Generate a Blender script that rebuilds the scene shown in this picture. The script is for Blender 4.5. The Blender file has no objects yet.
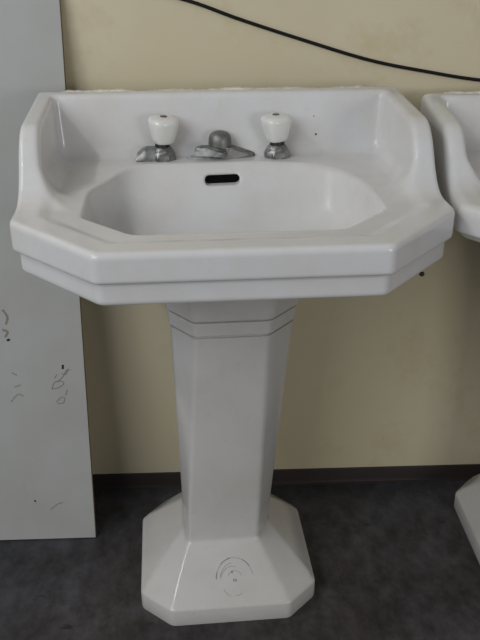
import bpy, bmesh, math, random
import numpy as np
from mathutils import Matrix, Vector

scene = bpy.context.scene
COL = scene.collection
random.seed(4)

# ------------------------------------------------------------------ helpers
def link(name, me, mat=None, parent=None):
    o = bpy.data.objects.new(name, me)
    COL.objects.link(o)
    if mat is not None:
        for m in (mat if isinstance(mat, (list, tuple)) else [mat]):
            me.materials.append(m)
    if parent is not None:
        o.parent = parent
    return o

def tag(o, label=None, cat=None, group=None, kind=None):
    if label: o['label'] = label
    if cat: o['category'] = cat
    if group: o['group'] = group
    if kind: o['kind'] = kind
    return o

def smooth(me, angle=None):
    me.polygons.foreach_set('use_smooth', [True] * len(me.polygons))
    if angle is not None:
        me.set_sharp_from_angle(angle=math.radians(angle))
    me.update()

def mesh_from(name, verts, faces, angle=None, fix=True):
    me = bpy.data.meshes.new(name)
    me.from_pydata([tuple(v) for v in verts], [], faces)
    if fix:
        bm = bmesh.new(); bm.from_mesh(me)
        bmesh.ops.recalc_face_normals(bm, faces=bm.faces)
        bm.to_mesh(me); bm.free()
    if angle is not None:
        smooth(me, angle)
    me.update()
    return me

def loft(loops, cap0=True, cap1=True):
    n = len(loops[0]); V = []; F = []
    for l in loops: V += l
    for i in range(len(loops) - 1):
        for j in range(n):
            a = i * n + j; b = i * n + (j + 1) % n
            F.append((a, b, b + n, a + n))
    if cap0: F.append(tuple(range(n))[::-1])
    if cap1: F.append(tuple(range((len(loops) - 1) * n, len(loops) * n)))
    return V, F

def box(name, lo, hi, mat, parent=None, bevel=0.0):
    bm = bmesh.new()
    bmesh.ops.create_cube(bm, size=1)
    s = [hi[i] - lo[i] for i in range(3)]; c = [(hi[i] + lo[i]) / 2 for i in range(3)]
    for v in bm.verts:
        v.co = Vector([v.co[i] * s[i] + c[i] for i in range(3)])
    if bevel:
        bmesh.ops.bevel(bm, geom=bm.edges[:], offset=bevel, segments=2, affect='EDGES', profile=.5)
    me = bpy.data.meshes.new(name); bm.to_mesh(me); bm.free()
    return link(name, me, mat, parent)

def tube(pts, r, seg=10):
    """round tube along a 3-D polyline (list of Vectors)"""
    pts = [Vector(p) for p in pts]
    loops = []
    up = Vector((0, 1, 0.001)).normalized()
    for i, p in enumerate(pts):
        t = (pts[min(i + 1, len(pts) - 1)] - pts[max(i - 1, 0)]).normalized()
        a = t.cross(up)
        if a.length < 1e-4: a = t.cross(Vector((1, 0, 0)))
        a.normalize(); b = t.cross(a)
        loops.append([p + r * (math.cos(2 * math.pi * k / seg) * a + math.sin(2 * math.pi * k / seg) * b) for k in range(seg)])
    return loft(loops)

def spline(pts, n=12):
    P = [Vector(p) for p in pts]
    P = [2 * P[0] - P[1]] + P + [2 * P[-1] - P[-2]]
    out = []
    for i in range(1, len(P) - 2):
        a, b, c, d = P[i - 1:i + 3]
        for k in range(n):
            t = k / n
            out.append(.5 * ((2 * b) + (c - a) * t + (2 * a - 5 * b + 4 * c - d) * t * t + (3 * b - a - 3 * c + d) * t ** 3))
    out.append(P[-2])
    return out

# ------------------------------------------------ solid modelling by distance field
def smax(a, b, k):
    h = np.maximum(k - np.abs(a - b), 0) / k
    return np.maximum(a, b) + h * h * k * .25
def smin(a, b, k):
    h = np.maximum(k - np.abs(a - b), 0) / k
    return np.minimum(a, b) - h * h * k * .25
def sstep(t):
    t = np.clip(t, 0, 1); return t * t * (3 - 2 * t)

def surface_nets(f, lo, hi, h, name):
    ns = [int(math.ceil((hi[i] - lo[i]) / h)) + 1 for i in range(3)]
    ax = [np.float32(lo[i]) + np.arange(ns[i], dtype=np.float32) * np.float32(h) for i in range(3)]
    F = np.broadcast_to(f(ax[0][:, None, None], ax[1][None, :, None], ax[2][None, None, :]), ns).astype(np.float32)
    S = F < 0
    cs = [n - 1 for n in ns]
    def sub(A, o): return A[o[0]:o[0] + cs[0], o[1]:o[1] + cs[1], o[2]:o[2] + cs[2]]
    cnt = np.zeros(cs, np.uint8)
    for o in np.ndindex(2, 2, 2): cnt += sub(S, o)
    act = (cnt > 0) & (cnt < 8)
    ci = np.argwhere(act)
    acc = np.zeros((len(ci), 3), np.float32); num = np.zeros(len(ci), np.float32)
    cor = list(np.ndindex(2, 2, 2))
    for a in cor:
        for d in range(3):
            if a[d]: continue
            b = list(a); b[d] = 1
            fa = F[ci[:, 0] + a[0], ci[:, 1] + a[1], ci[:, 2] + a[2]]
            fb = F[ci[:, 0] + b[0], ci[:, 1] + b[1], ci[:, 2] + b[2]]
            m = (fa < 0) != (fb < 0)
            t = np.where(m, fa / np.where(m, fa - fb, 1), 0)
            p = np.tile(np.array(a, np.float32), (len(ci), 1)); p[:, d] += t
            acc[m] += p[m]; num[m] += 1
    V = (ci + acc / num[:, None]) * h + np.array(lo, np.float32)
    for _ in range(2):                                       # settle the vertices on the surface
        e = 1e-3
        f0 = f(V[:, 0], V[:, 1], V[:, 2])
        G = np.stack([(f(*(V + e * np.eye(3, dtype=np.float32)[i]).T) - f(*(V - e * np.eye(3, dtype=np.float32)[i]).T)) / (2 * e) for i in range(3)], 1)
        g2 = np.maximum((G * G).sum(1), .3)
        step = np.clip(f0 / g2, -h * .4, h * .4)
        V = V - (G * step[:, None])
    idx = np.full(cs, -1, np.int64); idx[tuple(ci.T)] = np.arange(len(ci))
    Q = []
    for d in range(3):
        u, v = (d + 1) % 3, (d + 2) % 3
        sl0 = [slice(None)] * 3; sl1 = [slice(None)] * 3
        sl0[d] = slice(0, -1); sl1[d] = slice(1, None)
        A = S[tuple(sl0)]; B = S[tuple(sl1)]
        E = np.argwhere(A != B)
        E = E[(E[:, u] > 0) & (E[:, v] > 0) & (E[:, u] < cs[u]) & (E[:, v] < cs[v])]
        flip = A[tuple(E.T)]
        def g(du, dv):
            e = E.copy(); e[:, u] -= du; e[:, v] -= dv
            return idx[tuple(e.T)]
        q = np.stack([g(1, 1), g(0, 1), g(0, 0), g(1, 0)], 1)
        q[~flip] = q[~flip][:, ::-1]
        Q.append(q)
    Q = np.concatenate(Q); Q = Q[(Q >= 0).all(1)]
    me = bpy.data.meshes.new(name)
    me.vertices.add(len(V)); me.vertices.foreach_set('co', V.astype(np.float32).ravel())
    me.loops.add(Q.size); me.loops.foreach_set('vertex_index', Q.astype(np.int32).ravel())
    me.polygons.add(len(Q))
    me.polygons.foreach_set('loop_start', np.arange(0, Q.size, 4, dtype=np.int32))
    me.update(calc_edges=True); me.validate()
    smooth(me)
    return me

# ------------------------------------------------------------------ materials
def srgb(r, g, b):
    f = lambda c: (c / 255 / 12.92) if c / 255 <= .04045 else ((c / 255 + .055) / 1.055) ** 2.4
    return (f(r), f(g), f(b), 1)

def material(name, base, rough=.5, metal=0., coat=0., spec=.5):
    m = bpy.data.materials.new(name); m.use_nodes = True
    nt = m.node_tree; b = nt.nodes['Principled BSDF']
    b.inputs['Base Color'].default_value = base
    b.inputs['Roughness'].default_value = rough
    b.inputs['Metallic'].default_value = metal
    b.inputs['Coat Weight'].default_value = coat
    b.inputs['Coat Roughness'].default_value = .08
    b.inputs['Specular IOR Level'].default_value = spec
    return m, nt, b

def noise(nt, scale, detail=4, rough=.6, coord='Object', stretch=None):
    tc = nt.nodes.new('ShaderNodeTexCoord'); n = nt.nodes.new('ShaderNodeTexNoise')
    n.inputs['Scale'].default_value = scale; n.inputs['Detail'].default_value = detail; n.inputs['Roughness'].default_value = rough
    if stretch:
        mp = nt.nodes.new('ShaderNodeMapping'); mp.inputs['Scale'].default_value = stretch
        nt.links.new(tc.outputs[coord], mp.inputs['Vector']); nt.links.new(mp.outputs['Vector'], n.inputs['Vector'])
    else:
        nt.links.new(tc.outputs[coord], n.inputs['Vector'])
    return n

def ramp(nt, src, stops):
    r = nt.nodes.new('ShaderNodeValToRGB')
    e = r.color_ramp.elements
    e[0].position, e[0].color = stops[0]; e[1].position, e[1].color = stops[1]
    for p, c in stops[2:]:
        x = e.new(p); x.color = c
    nt.links.new(src, r.inputs['Fac'])
    return r

def mix(nt, fac, a, b, mode='MIX'):
    m = nt.nodes.new('ShaderNodeMix'); m.data_type = 'RGBA'; m.blend_type = mode
    if isinstance(fac, (int, float)): m.inputs[0].default_value = fac
    else: nt.links.new(fac, m.inputs[0])
    for i, s in ((6, a), (7, b)):
        if isinstance(s, tuple): m.inputs[i].default_value = s
        else: nt.links.new(s, m.inputs[i])
    return m.outputs[2]

def bump(nt, b, src, strength, dist=.002):
    n = nt.nodes.new('ShaderNodeBump'); n.inputs['Strength'].default_value = strength; n.inputs['Distance'].default_value = dist
    nt.links.new(src, n.inputs['Height']); nt.links.new(n.outputs['Normal'], b.inputs['Normal'])

W1 = (1, 1, 1, 1); K1 = (0, 0, 0, 1)

def porcelain(name, c, grime, amount):
    m, nt, b = material(name, c, .2, coat=.2)
    n1 = noise(nt, 7, 6, .65); r1 = ramp(nt, n1.outputs['Fac'], [(.42, K1), (.78, W1)])
    n2 = noise(nt, 55, 5, .7); r2 = ramp(nt, n2.outputs['Fac'], [(.60, K1), (.80, W1)])
    c1 = mix(nt, r1.outputs['Color'], c, mix(nt, amount, c, grime))
    c2 = mix(nt, r2.outputs['Color'], c1, mix(nt, amount * .9, c, grime))
    nt.links.new(c2, b.inputs['Base Color'])
    rr = ramp(nt, n1.outputs['Fac'], [(.3, (.13,) * 3 + (1,)), (.8, (.30,) * 3 + (1,))])
    nt.links.new(rr.outputs['Color'], b.inputs['Roughness'])
    return m

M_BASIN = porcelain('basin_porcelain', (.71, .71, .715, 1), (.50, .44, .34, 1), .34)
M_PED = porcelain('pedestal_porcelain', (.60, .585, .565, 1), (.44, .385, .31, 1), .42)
M_KNOB = porcelain('knob_porcelain', (.76, .76, .74, 1), (.6, .55, .45, 1), .25)

M_CHROME, nt, b = material('worn_chrome', (.42, .42, .41, 1), .4, 1.0)
n = noise(nt, 90, 4); r = ramp(nt, n.outputs['Fac'], [(.35, (.20, .20, .195, 1)), (.7, (.40, .40, .395, 1))])
nt.links.new(r.outputs['Color'], b.inputs['Base Color'])
r = ramp(nt, n.outputs['Fac'], [(.35, (.32,) * 3 + (1,)), (.7, (.5,) * 3 + (1,))]); nt.links.new(r.outputs['Color'], b.inputs['Roughness'])
M_PEWTER, nt, b = material('dull_plated_metal', (.2, .2, .195, 1), .48, .9)
n = noise(nt, 110, 4); r = ramp(nt, n.outputs['Fac'], [(.35, (.19, .19, .185, 1)), (.7, (.27, .27, .262, 1))])
nt.links.new(r.outputs['Color'], b.inputs['Base Color'])
M_NECK, _, _ = material('tarnished_metal', (.035, .034, .033, 1), .45, .6)
M_BLACK, _, _ = material('slot_shade_black', (.004, .004, .004, 1), .9, spec=.1)  # flat black that stands for the shade inside the overflow slot
M_REDDOT, _, _ = material('brown_index_dot', srgb(112, 84, 70), .5)
M_GREYDOT, _, _ = material('grey_index_dot', srgb(104, 106, 98), .5)
M_MARK, _, _ = material('stamp_ink', (.42, .41, .39, 1), .5)
M_MARKD, _, _ = material('stamp_ink_dark', (.2, .195, .19, 1), .5)
M_SEAL, nt, b = material('old_sealant', srgb(214, 210, 196), .7)
n = noise(nt, 60, 5); r = ramp(nt, n.outputs['Fac'], [(.35, srgb(188, 180, 160)), (.65, srgb(226, 222, 210))]); nt.links.new(r.outputs['Color'], b.inputs['Base Color'])
M_CABLE, _, _ = material('black_rubber', (.006, .006, .007, 1), .6, spec=.25)
M_RUST, _, _ = material('rusty_steel', (.06, .045, .03, 1), .6, .5)

# painted wall: pale cream yellow, patchy
M_WALL, nt, b = material('cream_wall_paint', srgb(205, 196, 158), .55, spec=.3)
n = noise(nt, 2.2, 5, .6); r = ramp(nt, n.outputs['Fac'], [(.3, srgb(206, 195, 163)), (.7, srgb(213, 203, 176))])
n2 = noise(nt, 9, 6, .7); r2 = ramp(nt, n2.outputs['Fac'], [(.55, K1), (.85, W1)])
nt.links.new(mix(nt, r2.outputs['Color'], r.outputs['Color'], srgb(196, 182, 142)), b.inputs['Base Color'])
n3 = noise(nt, 120, 3); bump(nt, b, n3.outputs['Fac'], .12, .001)

# floor: dark blue-grey mottled sheet
M_FLOOR, nt, b = material('dark_grey_floor', srgb(80, 80, 86), .5, spec=.35)
n = noise(nt, 9, 8, .7); r = ramp(nt, n.outputs['Fac'], [(.30, srgb(70, 68, 68)), (.50, srgb(81, 81, 85)), (.75, srgb(100, 103, 112))])
n2 = noise(nt, 34, 6, .7, stretch=(1, .6, 1)); r2 = ramp(nt, n2.outputs['Fac'], [(.36, srgb(165, 163, 160)), (.62, W1)])
c = mix(nt, .8, r.outputs['Color'], r2.outputs['Color'], 'MULTIPLY')
n4 = noise(nt, 3.1, 3, .5); r4 = ramp(nt, n4.outputs['Fac'], [(.35, srgb(205, 203, 200)), (.65, W1)])
c = mix(nt, 1., c, r4.outputs['Color'], 'MULTIPLY')
n5 = noise(nt, 26, 2, .4, stretch=(.7, 1.6, 1)); r5 = ramp(nt, n5.outputs['Fac'], [(.70, K1), (.76, W1)])
c = mix(nt, r5.outputs['Color'], c, srgb(48, 45, 44))
n6 = noise(nt, 1.3, 2, .5); r6 = ramp(nt, n6.outputs['Fac'], [(.4, srgb(232, 238, 250)), (.6, srgb(250, 238, 230))])
c = mix(nt, 1., c, r6.outputs['Color'], 'MULTIPLY')
nt.links.new(c, b.inputs['Base Color'])
r3 = ramp(nt, n.outputs['Fac'], [(.3, (.62,) * 3 + (1,)), (.75, (.42,) * 3 + (1,))]); nt.links.new(r3.outputs['Color'], b.inputs['Roughness'])
bump(nt, b, n2.outputs['Fac'], .1, .001)

M_BASE, nt, b = material('dark_cove_base', srgb(50, 43, 41), .5, spec=.3)

# grey-white painted board
M_BOARD, nt, b = material('grey_white_board', srgb(196, 198, 198), .45, spec=.4)
n = noise(nt, 5, 5, .6); r = ramp(nt, n.outputs['Fac'], [(.3, srgb(165, 165, 160)), (.7, srgb(174, 175, 173))])
n2 = noise(nt, 40, 5, .75, stretch=(1, 1, .35)); r2 = ramp(nt, n2.outputs['Fac'], [(.64, K1), (.82, W1)])
nt.links.new(mix(nt, r2.outputs['Color'], r.outputs['Color'], srgb(150, 147, 136)), b.inputs['Base Color'])
M_BOARDEDGE, _, _ = material('raw_board_edge', srgb(120, 100, 76), .8)
M_SCUFF, _, _ = material('scuff_dirt', srgb(132, 126, 114), .8)
M_SCUFFD, _, _ = material('scuff_dark', srgb(30, 28, 26), .8)

# ------------------------------------------------------------------ setting
WALL_Y = .065
tag(box('floor', (-3.2, -4.0, -.06), (3.2, WALL_Y + .1, 0), M_FLOOR), kind='structure')
tag(box('wall_back', (-3.2, WALL_Y, 0), (3.2, WALL_Y + .1, 2.7), M_WALL), kind='structure')
# cove baseboard: a thin strip with a small toe
prof = [(WALL_Y, 0), (WALL_Y - .012, 0), (WALL_Y - .007, .003), (WALL_Y - .004, .010), (WALL_Y - .004, .036), (WALL_Y - .003, .038), (WALL_Y, .038)]
V, F = loft([[Vector((x, y, z)) for y, z in prof] for x in (-3.2, 3.2)])
tag(link('baseboard_back', mesh_from('baseboard_back', V, F, 30), M_BASE), kind='structure')

# ------------------------------------------------------------------ leaning board
SL = math.atan(.15)
board = bpy.data.objects.new('wall_board', None); COL.objects.link(board)
board.location = (-.275, -.11, 0); board.rotation_euler = (-SL, 0, 0)
tag(board, 'large grey-white painted board leaning against the wall left of the pedestal sink', 'board')
BW, BH, BT = .86, 1.085, .012
pan = box('board_panel', (-BW, 0, .0018), (0, BT, BH), [M_BOARD, M_BOARDEDGE], board, .0012)
for p in pan.data.polygons:
    if abs(p.normal.x) > .7 or abs(p.normal.z) > .7: p.material_index = 1
def scuff(paths, mat, w=.0012):
    V = []; F = []
    for path in paths:
        pts = spline([Vector((x, 0, z)) for x, z in path], 6)
        for i, p in enumerate(pts):
            t = (pts[min(i + 1, len(pts) - 1)] - pts[max(i - 1, 0)]).normalized()
            nn = Vector((-t.z, 0, t.x)) * w * (.35 + .65 * abs(math.sin(i * 1.7 + len(path))))
            q = Vector((p.x, -.0004, p.z))
            V += [q + nn, q - nn]
            if i: F.append((len(V) - 4, len(V) - 3, len(V) - 1, len(V) - 2))
    return link('scuff_mark', mesh_from('scuff_mark', V, F), mat, board)
K = 1 / math.cos(SL)
def bx(x, z): return (x + .275, z * K)       # world x, z on the board's face -> board's own frame
scuff([[bx(-.342, .336), bx(-.335, .350), bx(-.322, .352), bx(-.318, .346), bx(-.330, .338), bx(-.342, .336)],
       [bx(-.330, .350), bx(-.318, .362), bx(-.312, .372), bx(-.303, .376)], [bx(-.321, .368), bx(-.312, .366), bx(-.308, .378)],
       [bx(-.335, .308), bx(-.325, .318), bx(-.318, .316), bx(-.322, .306), bx(-.333, .305)],
       [bx(-.316, .322), bx(-.311, .334)], [bx(-.330, .366), bx(-.335, .358)],
       [bx(-.415, .342), bx(-.402, .346)], [bx(-.418, .372), bx(-.408, .366)],
       [bx(-.365, .07), bx(-.350, .082), bx(-.338, .086)], [bx(-.425, .31), bx(-.410, .326), bx(-.398, .322)]], M_SCUFF, .0011)
scuff([[bx(-.3175, .377), bx(-.3165, .386)], [bx(-.4215, .438), bx(-.415, .440)], [bx(-.396, .09), bx(-.3935, .0925)]], M_SCUFFD, .0026)
scuff([[bx(-.424, .50), bx(-.416, .485), bx(-.420, .470)], [bx(-.428, .46), bx(-.418, .455), bx(-.424, .445)]], M_SCUFF, .0028)

# ------------------------------------------------------------------ pedestal sink
def plan(ax, y):
    P = smax(ax - .3175, .741 * (ax - .3175) - .671 * (y + .372), .006)
    P = smax(P, -y - .510, .006)
    return smax(P, y - .000, .004)

def cavity(x, y, z):
    ax = np.abs(x)
    dz = np.maximum(.795 - z, -.006)
    s = sstep(.4 + x / .15)
    C = smax(ax - .221 + .16 * dz, -y - .430 + .25 * dz, .014)
    C = smax(C, .725 * (ax - .221) - .689 * (y + .350) + .20 * dz, .010)
    C = smax(C, .885 * (ax - .224) + .465 * (y + .222) + .22 * dz - .05 * s, .014)
    return smax(C, y + .098 + .92 * dz, .04 + .12 * s)

def make_basin(back_top, lipped):
    def sdf(x, y, z):
        ax = np.abs(x)
        P = plan(ax, y)
        zt = .790 + .018 * (y + .45) - .005 * sstep(-(P + .034) / .022) * sstep((-.10 - y) / .08)
        T = z - zt
        d_in = smax(ax - .288 + .06 * (.9 - z), y + .030 + .12 * (.9 - z), .014)
        b = back_top
        Hf = smax(z - (b + .003 + .08 * (y + .02)), -.68 * (y + .222) + .73 * (z - b + .020), .012)
        Hf = smax(Hf, -(y + .272) + .10 * (z - .82), .036)
        wall = smax(-d_in, Hf, .010)
        T = smin(T, wall, .022 + .035 * sstep((-.20 - y) / .07))
        up = smax(smax(P, T, .009 if lipped else .017), .747 - z, .004)
        if lipped:
            lip = smax(smax(P + .009, .7125 - z, .008), z - .76, .002)
        else:
            lip = smax(smax(P + .002, .733 - z, .030), z - .76, .002)
        C = cavity(x, y, z)
        bowl = smax(smax(C - .012, .668 - z, .05), z - .745, .002)
        body = np.minimum(np.minimum(up, lip), bowl)
        hollow = smax(C, .684 - z, .055)
        body = smax(body, -hollow, .006)
        xs = np.maximum(np.abs(x + .0045) - .0225, 0); zs = z - .7715 - .02 * (x + .003)
        slot = np.maximum(np.sqrt(xs * xs + zs * zs) - .0075, np.abs(y + .118) - .034)
        body = smax(body, -slot, .003)
        dr = np.maximum(np.sqrt(x * x + (y + .27) ** 2) - .020, z - .72)
        return smax(body, -dr, .004)
    return surface_nets(sdf, (-.330, -.522, .646), (.330, .012, .918), .003, 'basin')

sink = bpy.data.objects.new('pedestal_sink', None); COL.objects.link(sink)
SINK_YAW = .0417
sink.rotation_euler = (0, 0, SINK_YAW)
tag(sink, 'white porcelain pedestal sink at centre, fully in view with taps and octagonal base', 'sink')

basin = link('basin', make_basin(.900, True), M_BASIN, sink)

# overflow: black plate sunk in the slot, painting in the shade of its depth
V, F = loft([[Vector((-.0045 + .031 * math.cos(a), y, .7715 + .0100 * math.sin(a))) for a in [2 * math.pi * k / 24 for k in range(24)]] for y in (-.1085, -.105)])
ov = link('overflow_shade_plate', mesh_from('overflow_shade_plate', V, F, 40), M_BLACK, basin); ov['label'] = 'black plate painting in the shade inside the overflow slot'
# drain
def lathe(profile, seg=28, c=(0, 0, 0), power=2.0, twist=0.0):
    loops = []
    for r, z in profile:
        l = []
        for k in range(seg):
            a = 2 * math.pi * k / seg
            ca, sa = math.cos(a), math.sin(a)
            s = (abs(ca) ** power + abs(sa) ** power) ** (-1 / power)
            x, y = r * s * ca, r * s * sa
            l.append(Vector((c[0] + x * math.cos(twist) - y * math.sin(twist), c[1] + x * math.sin(twist) + y * math.cos(twist), c[2] + z)))
        loops.append(l)
    return loft(loops)
V, F = lathe([(.0205, -.012), (.026, .0), (.0255, .002), (.020, .002), (.017, -.004), (.015, -.010)], c=(0, -.27, .686))
link('drain', mesh_from('drain', V, F, 40), M_CHROME, basin)

# small rust specks on the back
for sx, sz, sr in ((.164, .860, .0012), (.168, .829, .0020)):
    bm = bmesh.new(); bmesh.ops.create_uvsphere(bm, u_segments=12, v_segments=8, radius=sr)
    for v in bm.verts: v.co = Vector((v.co.x + sx, v.co.y * .35 - .030 - .12 * (.9 - sz), v.co.z * .9 + sz))
    me = bpy.data.meshes.new('rust_speck'); bm.to_mesh(me); bm.free(); smooth(me)
    link('rust_speck', me, M_RUST, basin)
# sealant left on the back edge
V = []; F = []; N = 150
segs = [(-.277, -.148), (-.128, .302)]
for x0, x1 in segs:
    m = int((x1 - x0) / .0035); first = len(V)
    for i in range(m + 1):
        x = x0 + (x1 - x0) * i / m
        e = min(1, i / 3, (m - i) / 3)
        h = (.0016 + .0016 * random.random() + .0010 * math.sin(x * 61) + .0008 * math.sin(x * 23)) * (.25 + .75 * e); d = .004 + .003 * random.random()
        zt = .9025
        V += [Vector((x, -.004 - d * .6, zt - .003)), Vector((x, -.003 - d * .4, zt + h * .8)), Vector((x, .003, zt + h)), Vector((x, .004, zt - .004))]
        if i:
            a = len(V) - 8
            for k in range(4): F.append((a + k, a + (k + 1) % 4, a + 4 + (k + 1) % 4, a + 4 + k))
    F.append(tuple(range(first, first + 4))); F.append(tuple(range(len(V) - 4, len(V))))
link('sealant_strip', mesh_from('sealant_strip', V, F, 50), M_SEAL, basin)

# --- pedestal
def oct_loop(z, yf, hf, hs, ysf, ysb, hb, yb, cx, rad, fs=0.0):
    C = [(-hf + fs, yf), (hf + fs, yf), (hs, ysf), (hs, ysb), (hb, yb), (-hb, yb), (-hs, ysb), (-hs, ysf)]
    out = []
    n = len(C)
    for i in range(n):
        p = Vector(C[i]); a = (Vector(C[i - 1]) - p).normalized(); b = (Vector(C[(i + 1) % n]) - p).normalized()
        for t in (0, .25, .5, .75, 1):
            q = (p + a * rad) * (1 - t) ** 2 + p * 2 * t * (1 - t) + (p + b * rad) * t * t
            out.append(Vector((q.x + cx, q.y, z)))
    return out
def lerp(a, b, t): return tuple(a[i] + (b[i] - a[i]) * t for i in range(len(a)))
BASE = (-.354, .109, .1655, -.302, -.0845, .117, -.035)
FOOT = (-.250, .067, .0825, -.200, -.115, .060, -.072)
TOPC = (-.274, .0615, .106, -.218, -.095, .070, -.050)
def grow(p, d): return (p[0] - d, p[1] + d * .45, p[2] + d, p[3] - d * .45, p[4] + d * .45, p[5] + d * .45, p[6] + d)
def cxz(z): return .003 + .013 * (z - .105) / .445
L = []
def fshift(z): return 0 if z < .04 else (-.010 * (z - .04) / .065 if z < .105 else -.010 + .005 * min(1, (z - .105) / .445))
def ring(z, prm, cx, rad=.008): L.append(oct_loop(z, *prm, cx, rad, fshift(z)))
ring(0, grow(BASE, -.001), 0); ring(.004, BASE, 0); ring(.034, BASE, 0)
ring(.0365, grow(BASE, -.0008), 0); ring(.039, grow(BASE, -.0030), 0); ring(.0415, grow(BASE, -.0065), 0)
for t in (.12, .5, .93): 
    q = lerp(BASE, FOOT, t); ring(.040 + .065 * t, q, cxz(.105) * t, .008)
ring(.1045, grow(FOOT, .0025), cxz(.105)); ring(.110, grow(FOOT, .0004), cxz(.105))
for z in (.116, .2, .3, .4, .5, .544):
    ring(z, lerp(FOOT, TOPC, (z - .105) / .445), cxz(z))
T2 = TOPC
for z, d in ((.5480, .0002), (.5486, -.0040), (.5518, -.0040), (.5526, .0018), (.5545, .0034), (.5745, .0046), (.5768, .0030), (.5772, -.0020), (.5806, -.0020), (.5814, .0060), (.5832, .0078), (.60, .0105), (.62, .0140), (.640, .0190), (.700, .0200)):
    ring(z, grow(T2, d), cxz(z))
V, F = loft(L)
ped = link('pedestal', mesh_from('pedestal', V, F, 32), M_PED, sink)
# pedestal sits turned a hair more than the basin; place it in the sink's own frame
PED_W = Matrix.Translation((-.0045, -.2, 0)) @ Matrix.Rotation(.0519, 4, 'Z') @ Matrix.Translation((0, .2, 0))
SINK_W = Matrix.Rotation(SINK_YAW, 4, 'Z')
ped.matrix_local = SINK_W.inverted() @ PED_W
# stamped mark on the base's front slope: arch strokes and dots
def onslope(x, s):       # s = distance up the slope from the lip
    k = 1 / math.hypot(1, .625); y = -.354 + s * k
    return Vector((x, y - .0004 * .53, .040 + (y + .354) * .625 + .0002))
def arc(cx, cs, rx, rs, a0, a1, n=20):
    return [onslope(cx + rx * math.cos(math.radians(a0 + (a1 - a0) * i / n)), cs + rs * math.sin(math.radians(a0 + (a1 - a0) * i / n))) for i in range(n + 1)]
def tubes(name, paths, r, mat, parent):
    V = []; F = []
    for p in paths:
        v, f = tube(p, r, 6); o = len(V)
        V += v; F += [tuple(i + o for i in q) for q in f]
    return link(name, mesh_from(name, V, F, 60), mat, parent)
mk = tubes('stamped_mark', [arc(.010, .048, .0345, .040, 8, 178), arc(.006, .046, .022, .026, 70, 165), arc(.010, .050, .013, .014, 20, 160), arc(.010, .046, .028, .033, 100, 172), arc(.008, .036, .020, .020, 195, 250), arc(.012, .030, .012, .012, 250, 320)], .00042, M_MARK, ped)
tubes('stamped_mark', [arc(.010, .048, .0345, .0405, 100, 135, 8), arc(.010, .048, .0345, .0402, 35, 62, 8), arc(.010, .048, .0345, .0402, 160, 176, 6), arc(.010, .046, .003, .002, 0, 340, 8), arc(.006, .061, .0016, .0016, 0, 300, 6)], .00065, M_MARKD, ped)

# --- taps: porcelain knob on a chrome escutcheon
def tap(cx, cy, lean, tab, dot):
    zb = .7955
    t = bpy.data.objects.new('tap', None); COL.objects.link(t); t.parent = sink; t.location = (cx, cy, zb)
    V, F = lathe([(.0240, -.003), (.0245, .003), (.0242, .008), (.0205, .015), (.0165, .0205), (.0135, .0235), (.006, .024)], seg=8, twist=math.radians(22.5))
    bm = bmesh.new(); me = mesh_from('escutcheon', V, F); bm.from_mesh(me)
    bmesh.ops.bevel(bm, geom=bm.edges[:], offset=.0012, segments=2, affect='EDGES'); bm.to_mesh(me); bm.free(); smooth(me, 35)
    e = link('escutcheon', me, M_CHROME, t)
    if tab:
        # square lug reaching out to the left, its end cut to a bright slanted facet
        q = [(-.004, -.012, .021), (-.004, .012, .022), (-.036, .010, .019), (-.044, -.007, .015), (-.047, -.019, .003), (-.006, -.020, -.003), (-.042, .010, -.003), (-.006, .012, -.003), (-.030, -.009, .0215), (-.028, .007, .0225), (-.030, -.020, .002), (-.028, -.012, .0215)]
        bm = bmesh.new()
        for v in q: bm.verts.new(v)
        bmesh.ops.convex_hull(bm, input=bm.verts[:])
        bmesh.ops.bevel(bm, geom=bm.edges[:], offset=.0006, segments=1, affect='EDGES')
        me = bpy.data.meshes.new('lug'); bm.to_mesh(me); bm.free(); smooth(me, 30)
        link('lug', me, M_CHROME, e)
    V, F = lathe([(.0135, .022), (.0128, .024), (.0128, .0315)], seg=20)
    link('neck', mesh_from('neck', V, F, 40), M_NECK, t)
    V, F = lathe([(.0120, .0298), (.0152, .0303), (.0172, .0325), (.0192, .040), (.0220, .051), (.0242, .060), (.0250, .0655), (.0246, .0695), (.0215, .0725), (.0160, .0745), (.0080, .0752), (.001, .0754)], seg=40, power=2.9, twist=math.radians(20))
    k = link('knob', mesh_from('knob', V, F, 60), M_KNOB, t); k['label'] = 'white porcelain knob'
    V, F = lathe([(.0062, .0738), (.0062, .0760), (.0050, .0765), (.001, .0766)], seg=18)
    link('index_button', mesh_from('index_button', V, F, 40), dot, k)
    k.rotation_euler = lean
    return t
tap(-.1045, -.062, (math.radians(4), math.radians(3), 0), True, M_REDDOT)
tap(.096, -.062, (math.radians(4), math.radians(-3), 0), False, M_GREYDOT)

# --- stub of the spout: pointed flange, cap, and a short link
sp = bpy.data.objects.new('spout', None); COL.objects.link(sp); sp.parent = sink; sp.location = (-.004, -.060, .795)
bm = bmesh.new()
for v in [(-.061, -.004, -.003), (-.061, -.004, .005), (.062, .004, -.003), (.062, .004, .009), (.058, -.004, .006), (-.018, -.018, -.003), (.014, -.019, -.003), (-.016, .017, -.003), (.016, .017, -.003),
          (-.040, -.008, .006), (.016, -.014, .021), (-.020, .011, .010), (.020, .011, .022)]: bm.verts.new(v)
bmesh.ops.convex_hull(bm, input=bm.verts[:])
bmesh.ops.bevel(bm, geom=bm.edges[:], offset=.0015, segments=2, affect='EDGES')
me = bpy.data.meshes.new('flange'); bm.to_mesh(me); bm.free(); smooth(me, 30); link('flange', me, M_PEWTER, sp)
V, F = lathe([(.0200, .004), (.0203, .028), (.0198, .0345), (.0178, .0400), (.0140, .0440), (.008, .0462), (.001, .0468)], seg=28, c=(0, .006, 0))
link('spout_cap', mesh_from('spout_cap', V, F, 50), M_PEWTER, sp)
bm = bmesh.new()
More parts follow.
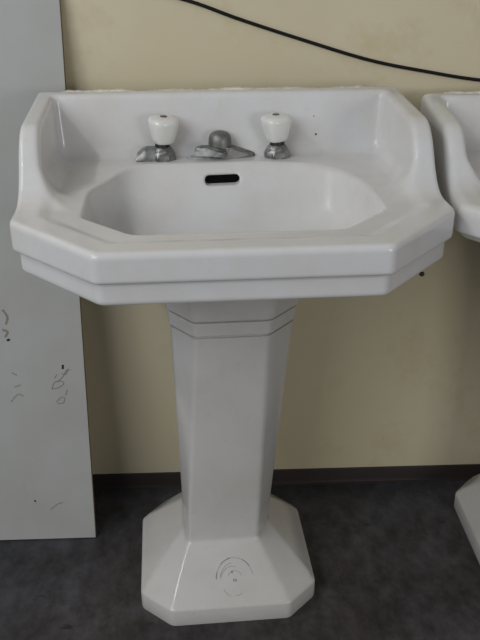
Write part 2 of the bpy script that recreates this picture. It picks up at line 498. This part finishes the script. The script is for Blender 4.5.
for v in [(-.047, -.015, .006), (-.047, -.003, .008), (-.045, -.013, .019), (-.043, -.003, .023), (-.028, -.014, .0245), (-.028, -.004, .026), (.004, -.026, .005), (.004, -.006, .006), (.004, -.025, .018), (.002, -.006, .0225), (.012, -.018, .008), (.011, -.017, .017), (-.020, -.024, .007)]: bm.verts.new(v)
bmesh.ops.convex_hull(bm, input=bm.verts[:])
bmesh.ops.bevel(bm, geom=bm.edges[:], offset=.002, segments=2, affect='EDGES')
me = bpy.data.meshes.new('spout_link'); bm.to_mesh(me); bm.free(); smooth(me, 40); link('spout_link', me, M_PEWTER, sp)

# ------------------------------------------------------------------ second sink at the right edge
def copy_tree(o, parent=None):
    c = o.copy(); COL.objects.link(c)
    if parent is not None: c.parent = parent
    for ch in list(o.children): copy_tree(ch, c)
    return c
S2 = Matrix.Translation((.687, .012, 0)) @ Matrix.Rotation(-.070, 4, 'Z')
sink2 = copy_tree(sink)
sink2.matrix_local = S2
sink2['label'] = 'second white pedestal sink cut off by the right edge of the photo'
for ch in sink2.children:
    if ch.name.startswith('basin'):
        me2 = make_basin(.886, False); me2.materials.append(M_BASIN); ch.data = me2
        for g in list(ch.children):
            if g.name.startswith('sealant'): g.location.z -= .014
    if ch.name.startswith('pedestal'):
        ch.matrix_local = S2.inverted() @ Matrix.Translation((.674, .048, 0))

# ------------------------------------------------------------------ cable and screw on the wall
cy = WALL_Y - .0040
pts = spline([(-1.6, cy, 1.40), (-1.0, cy, 1.25), (-.5, cy, 1.137), (-.20, cy, 1.0795), (-.061, cy, 1.048), (.038, cy, 1.0145), (.147, cy, .9805), (.276, cy, .943), (.389, cy, .921), (.485, cy, .906), (.66, cy, .888), (.9, cy, .88), (1.4, cy, .90), (2.2, cy, .96)], 10)
V, F = tube(pts, .0031, 10)
tag(link('cable', mesh_from('cable', V, F, 60), M_CABLE), 'thin black cable sagging across the cream wall above the sinks', 'cable')
V, F = lathe([(.0052, 0), (.0052, .003), (.004, .0055), (.001, .006)], seg=14)
V = [Vector((v.x + .414, WALL_Y - v.z + .001, v.y + .518)) for v in V]
tag(link('screw', mesh_from('screw', V, F, 40), M_RUST), 'small rusty screw head in the wall below the right side of the centre sink', 'screw')

# ------------------------------------------------------------------ light
def area(name, loc, target, sx, sy, energy, color):
    l = bpy.data.lights.new(name, 'AREA'); l.shape = 'RECTANGLE'; l.size = sx; l.size_y = sy; l.energy = energy; l.color = color
    o = bpy.data.objects.new(name, l); COL.objects.link(o); o.location = loc
    o.rotation_euler = (Vector(target) - Vector(loc)).to_track_quat('-Z', 'Y').to_euler()
    return o
area('window_light', (-1.7, -2.3, 1.95), (0, -.2, .75), 1.9, 1.4, 30, (.92, .955, 1.0))
area('right_window_light', (1.75, -2.9, .95), (.15, 0, .40), .8, .8, 12, (1.0, .97, .92))
area('ceiling_tube_light', (-1.62, -.95, 2.62), (-1.62, -.95, 0), .10, 1.2, 12, (1.0, .98, .93))
w = bpy.data.worlds.new('room_light'); scene.world = w; w.use_nodes = True
w.node_tree.nodes['Background'].inputs[0].default_value = (.93, .95, 1.0, 1)
w.node_tree.nodes['Background'].inputs[1].default_value = .21

# ------------------------------------------------------------------ camera
fw = Vector((0.0378444, 0.9038519, -0.4261684)); rt = Vector((0.9990924, -0.0425683, -0.0015615)); up = Vector((0.0195526, 0.4257225, 0.9046425))
cam = bpy.data.cameras.new('camera'); co = bpy.data.objects.new('camera', cam); COL.objects.link(co)
co.matrix_world = Matrix(((rt.x, up.x, -fw.x, -.0261435), (rt.y, up.y, -fw.y, -1.4601346), (rt.z, up.z, -fw.z, 1.1397301), (0, 0, 0, 1)))
cam.sensor_fit = 'VERTICAL'; cam.sensor_height = 24; cam.lens = 24 * 803.3327 / 640
cam.clip_start = .02
scene.camera = co
vs = scene.view_settings
scene.display_settings.display_device = 'sRGB'
vs.view_transform = 'Standard'; vs.look = 'None'; vs.gamma = 1; vs.exposure = .12; vs.use_curve_mapping = False
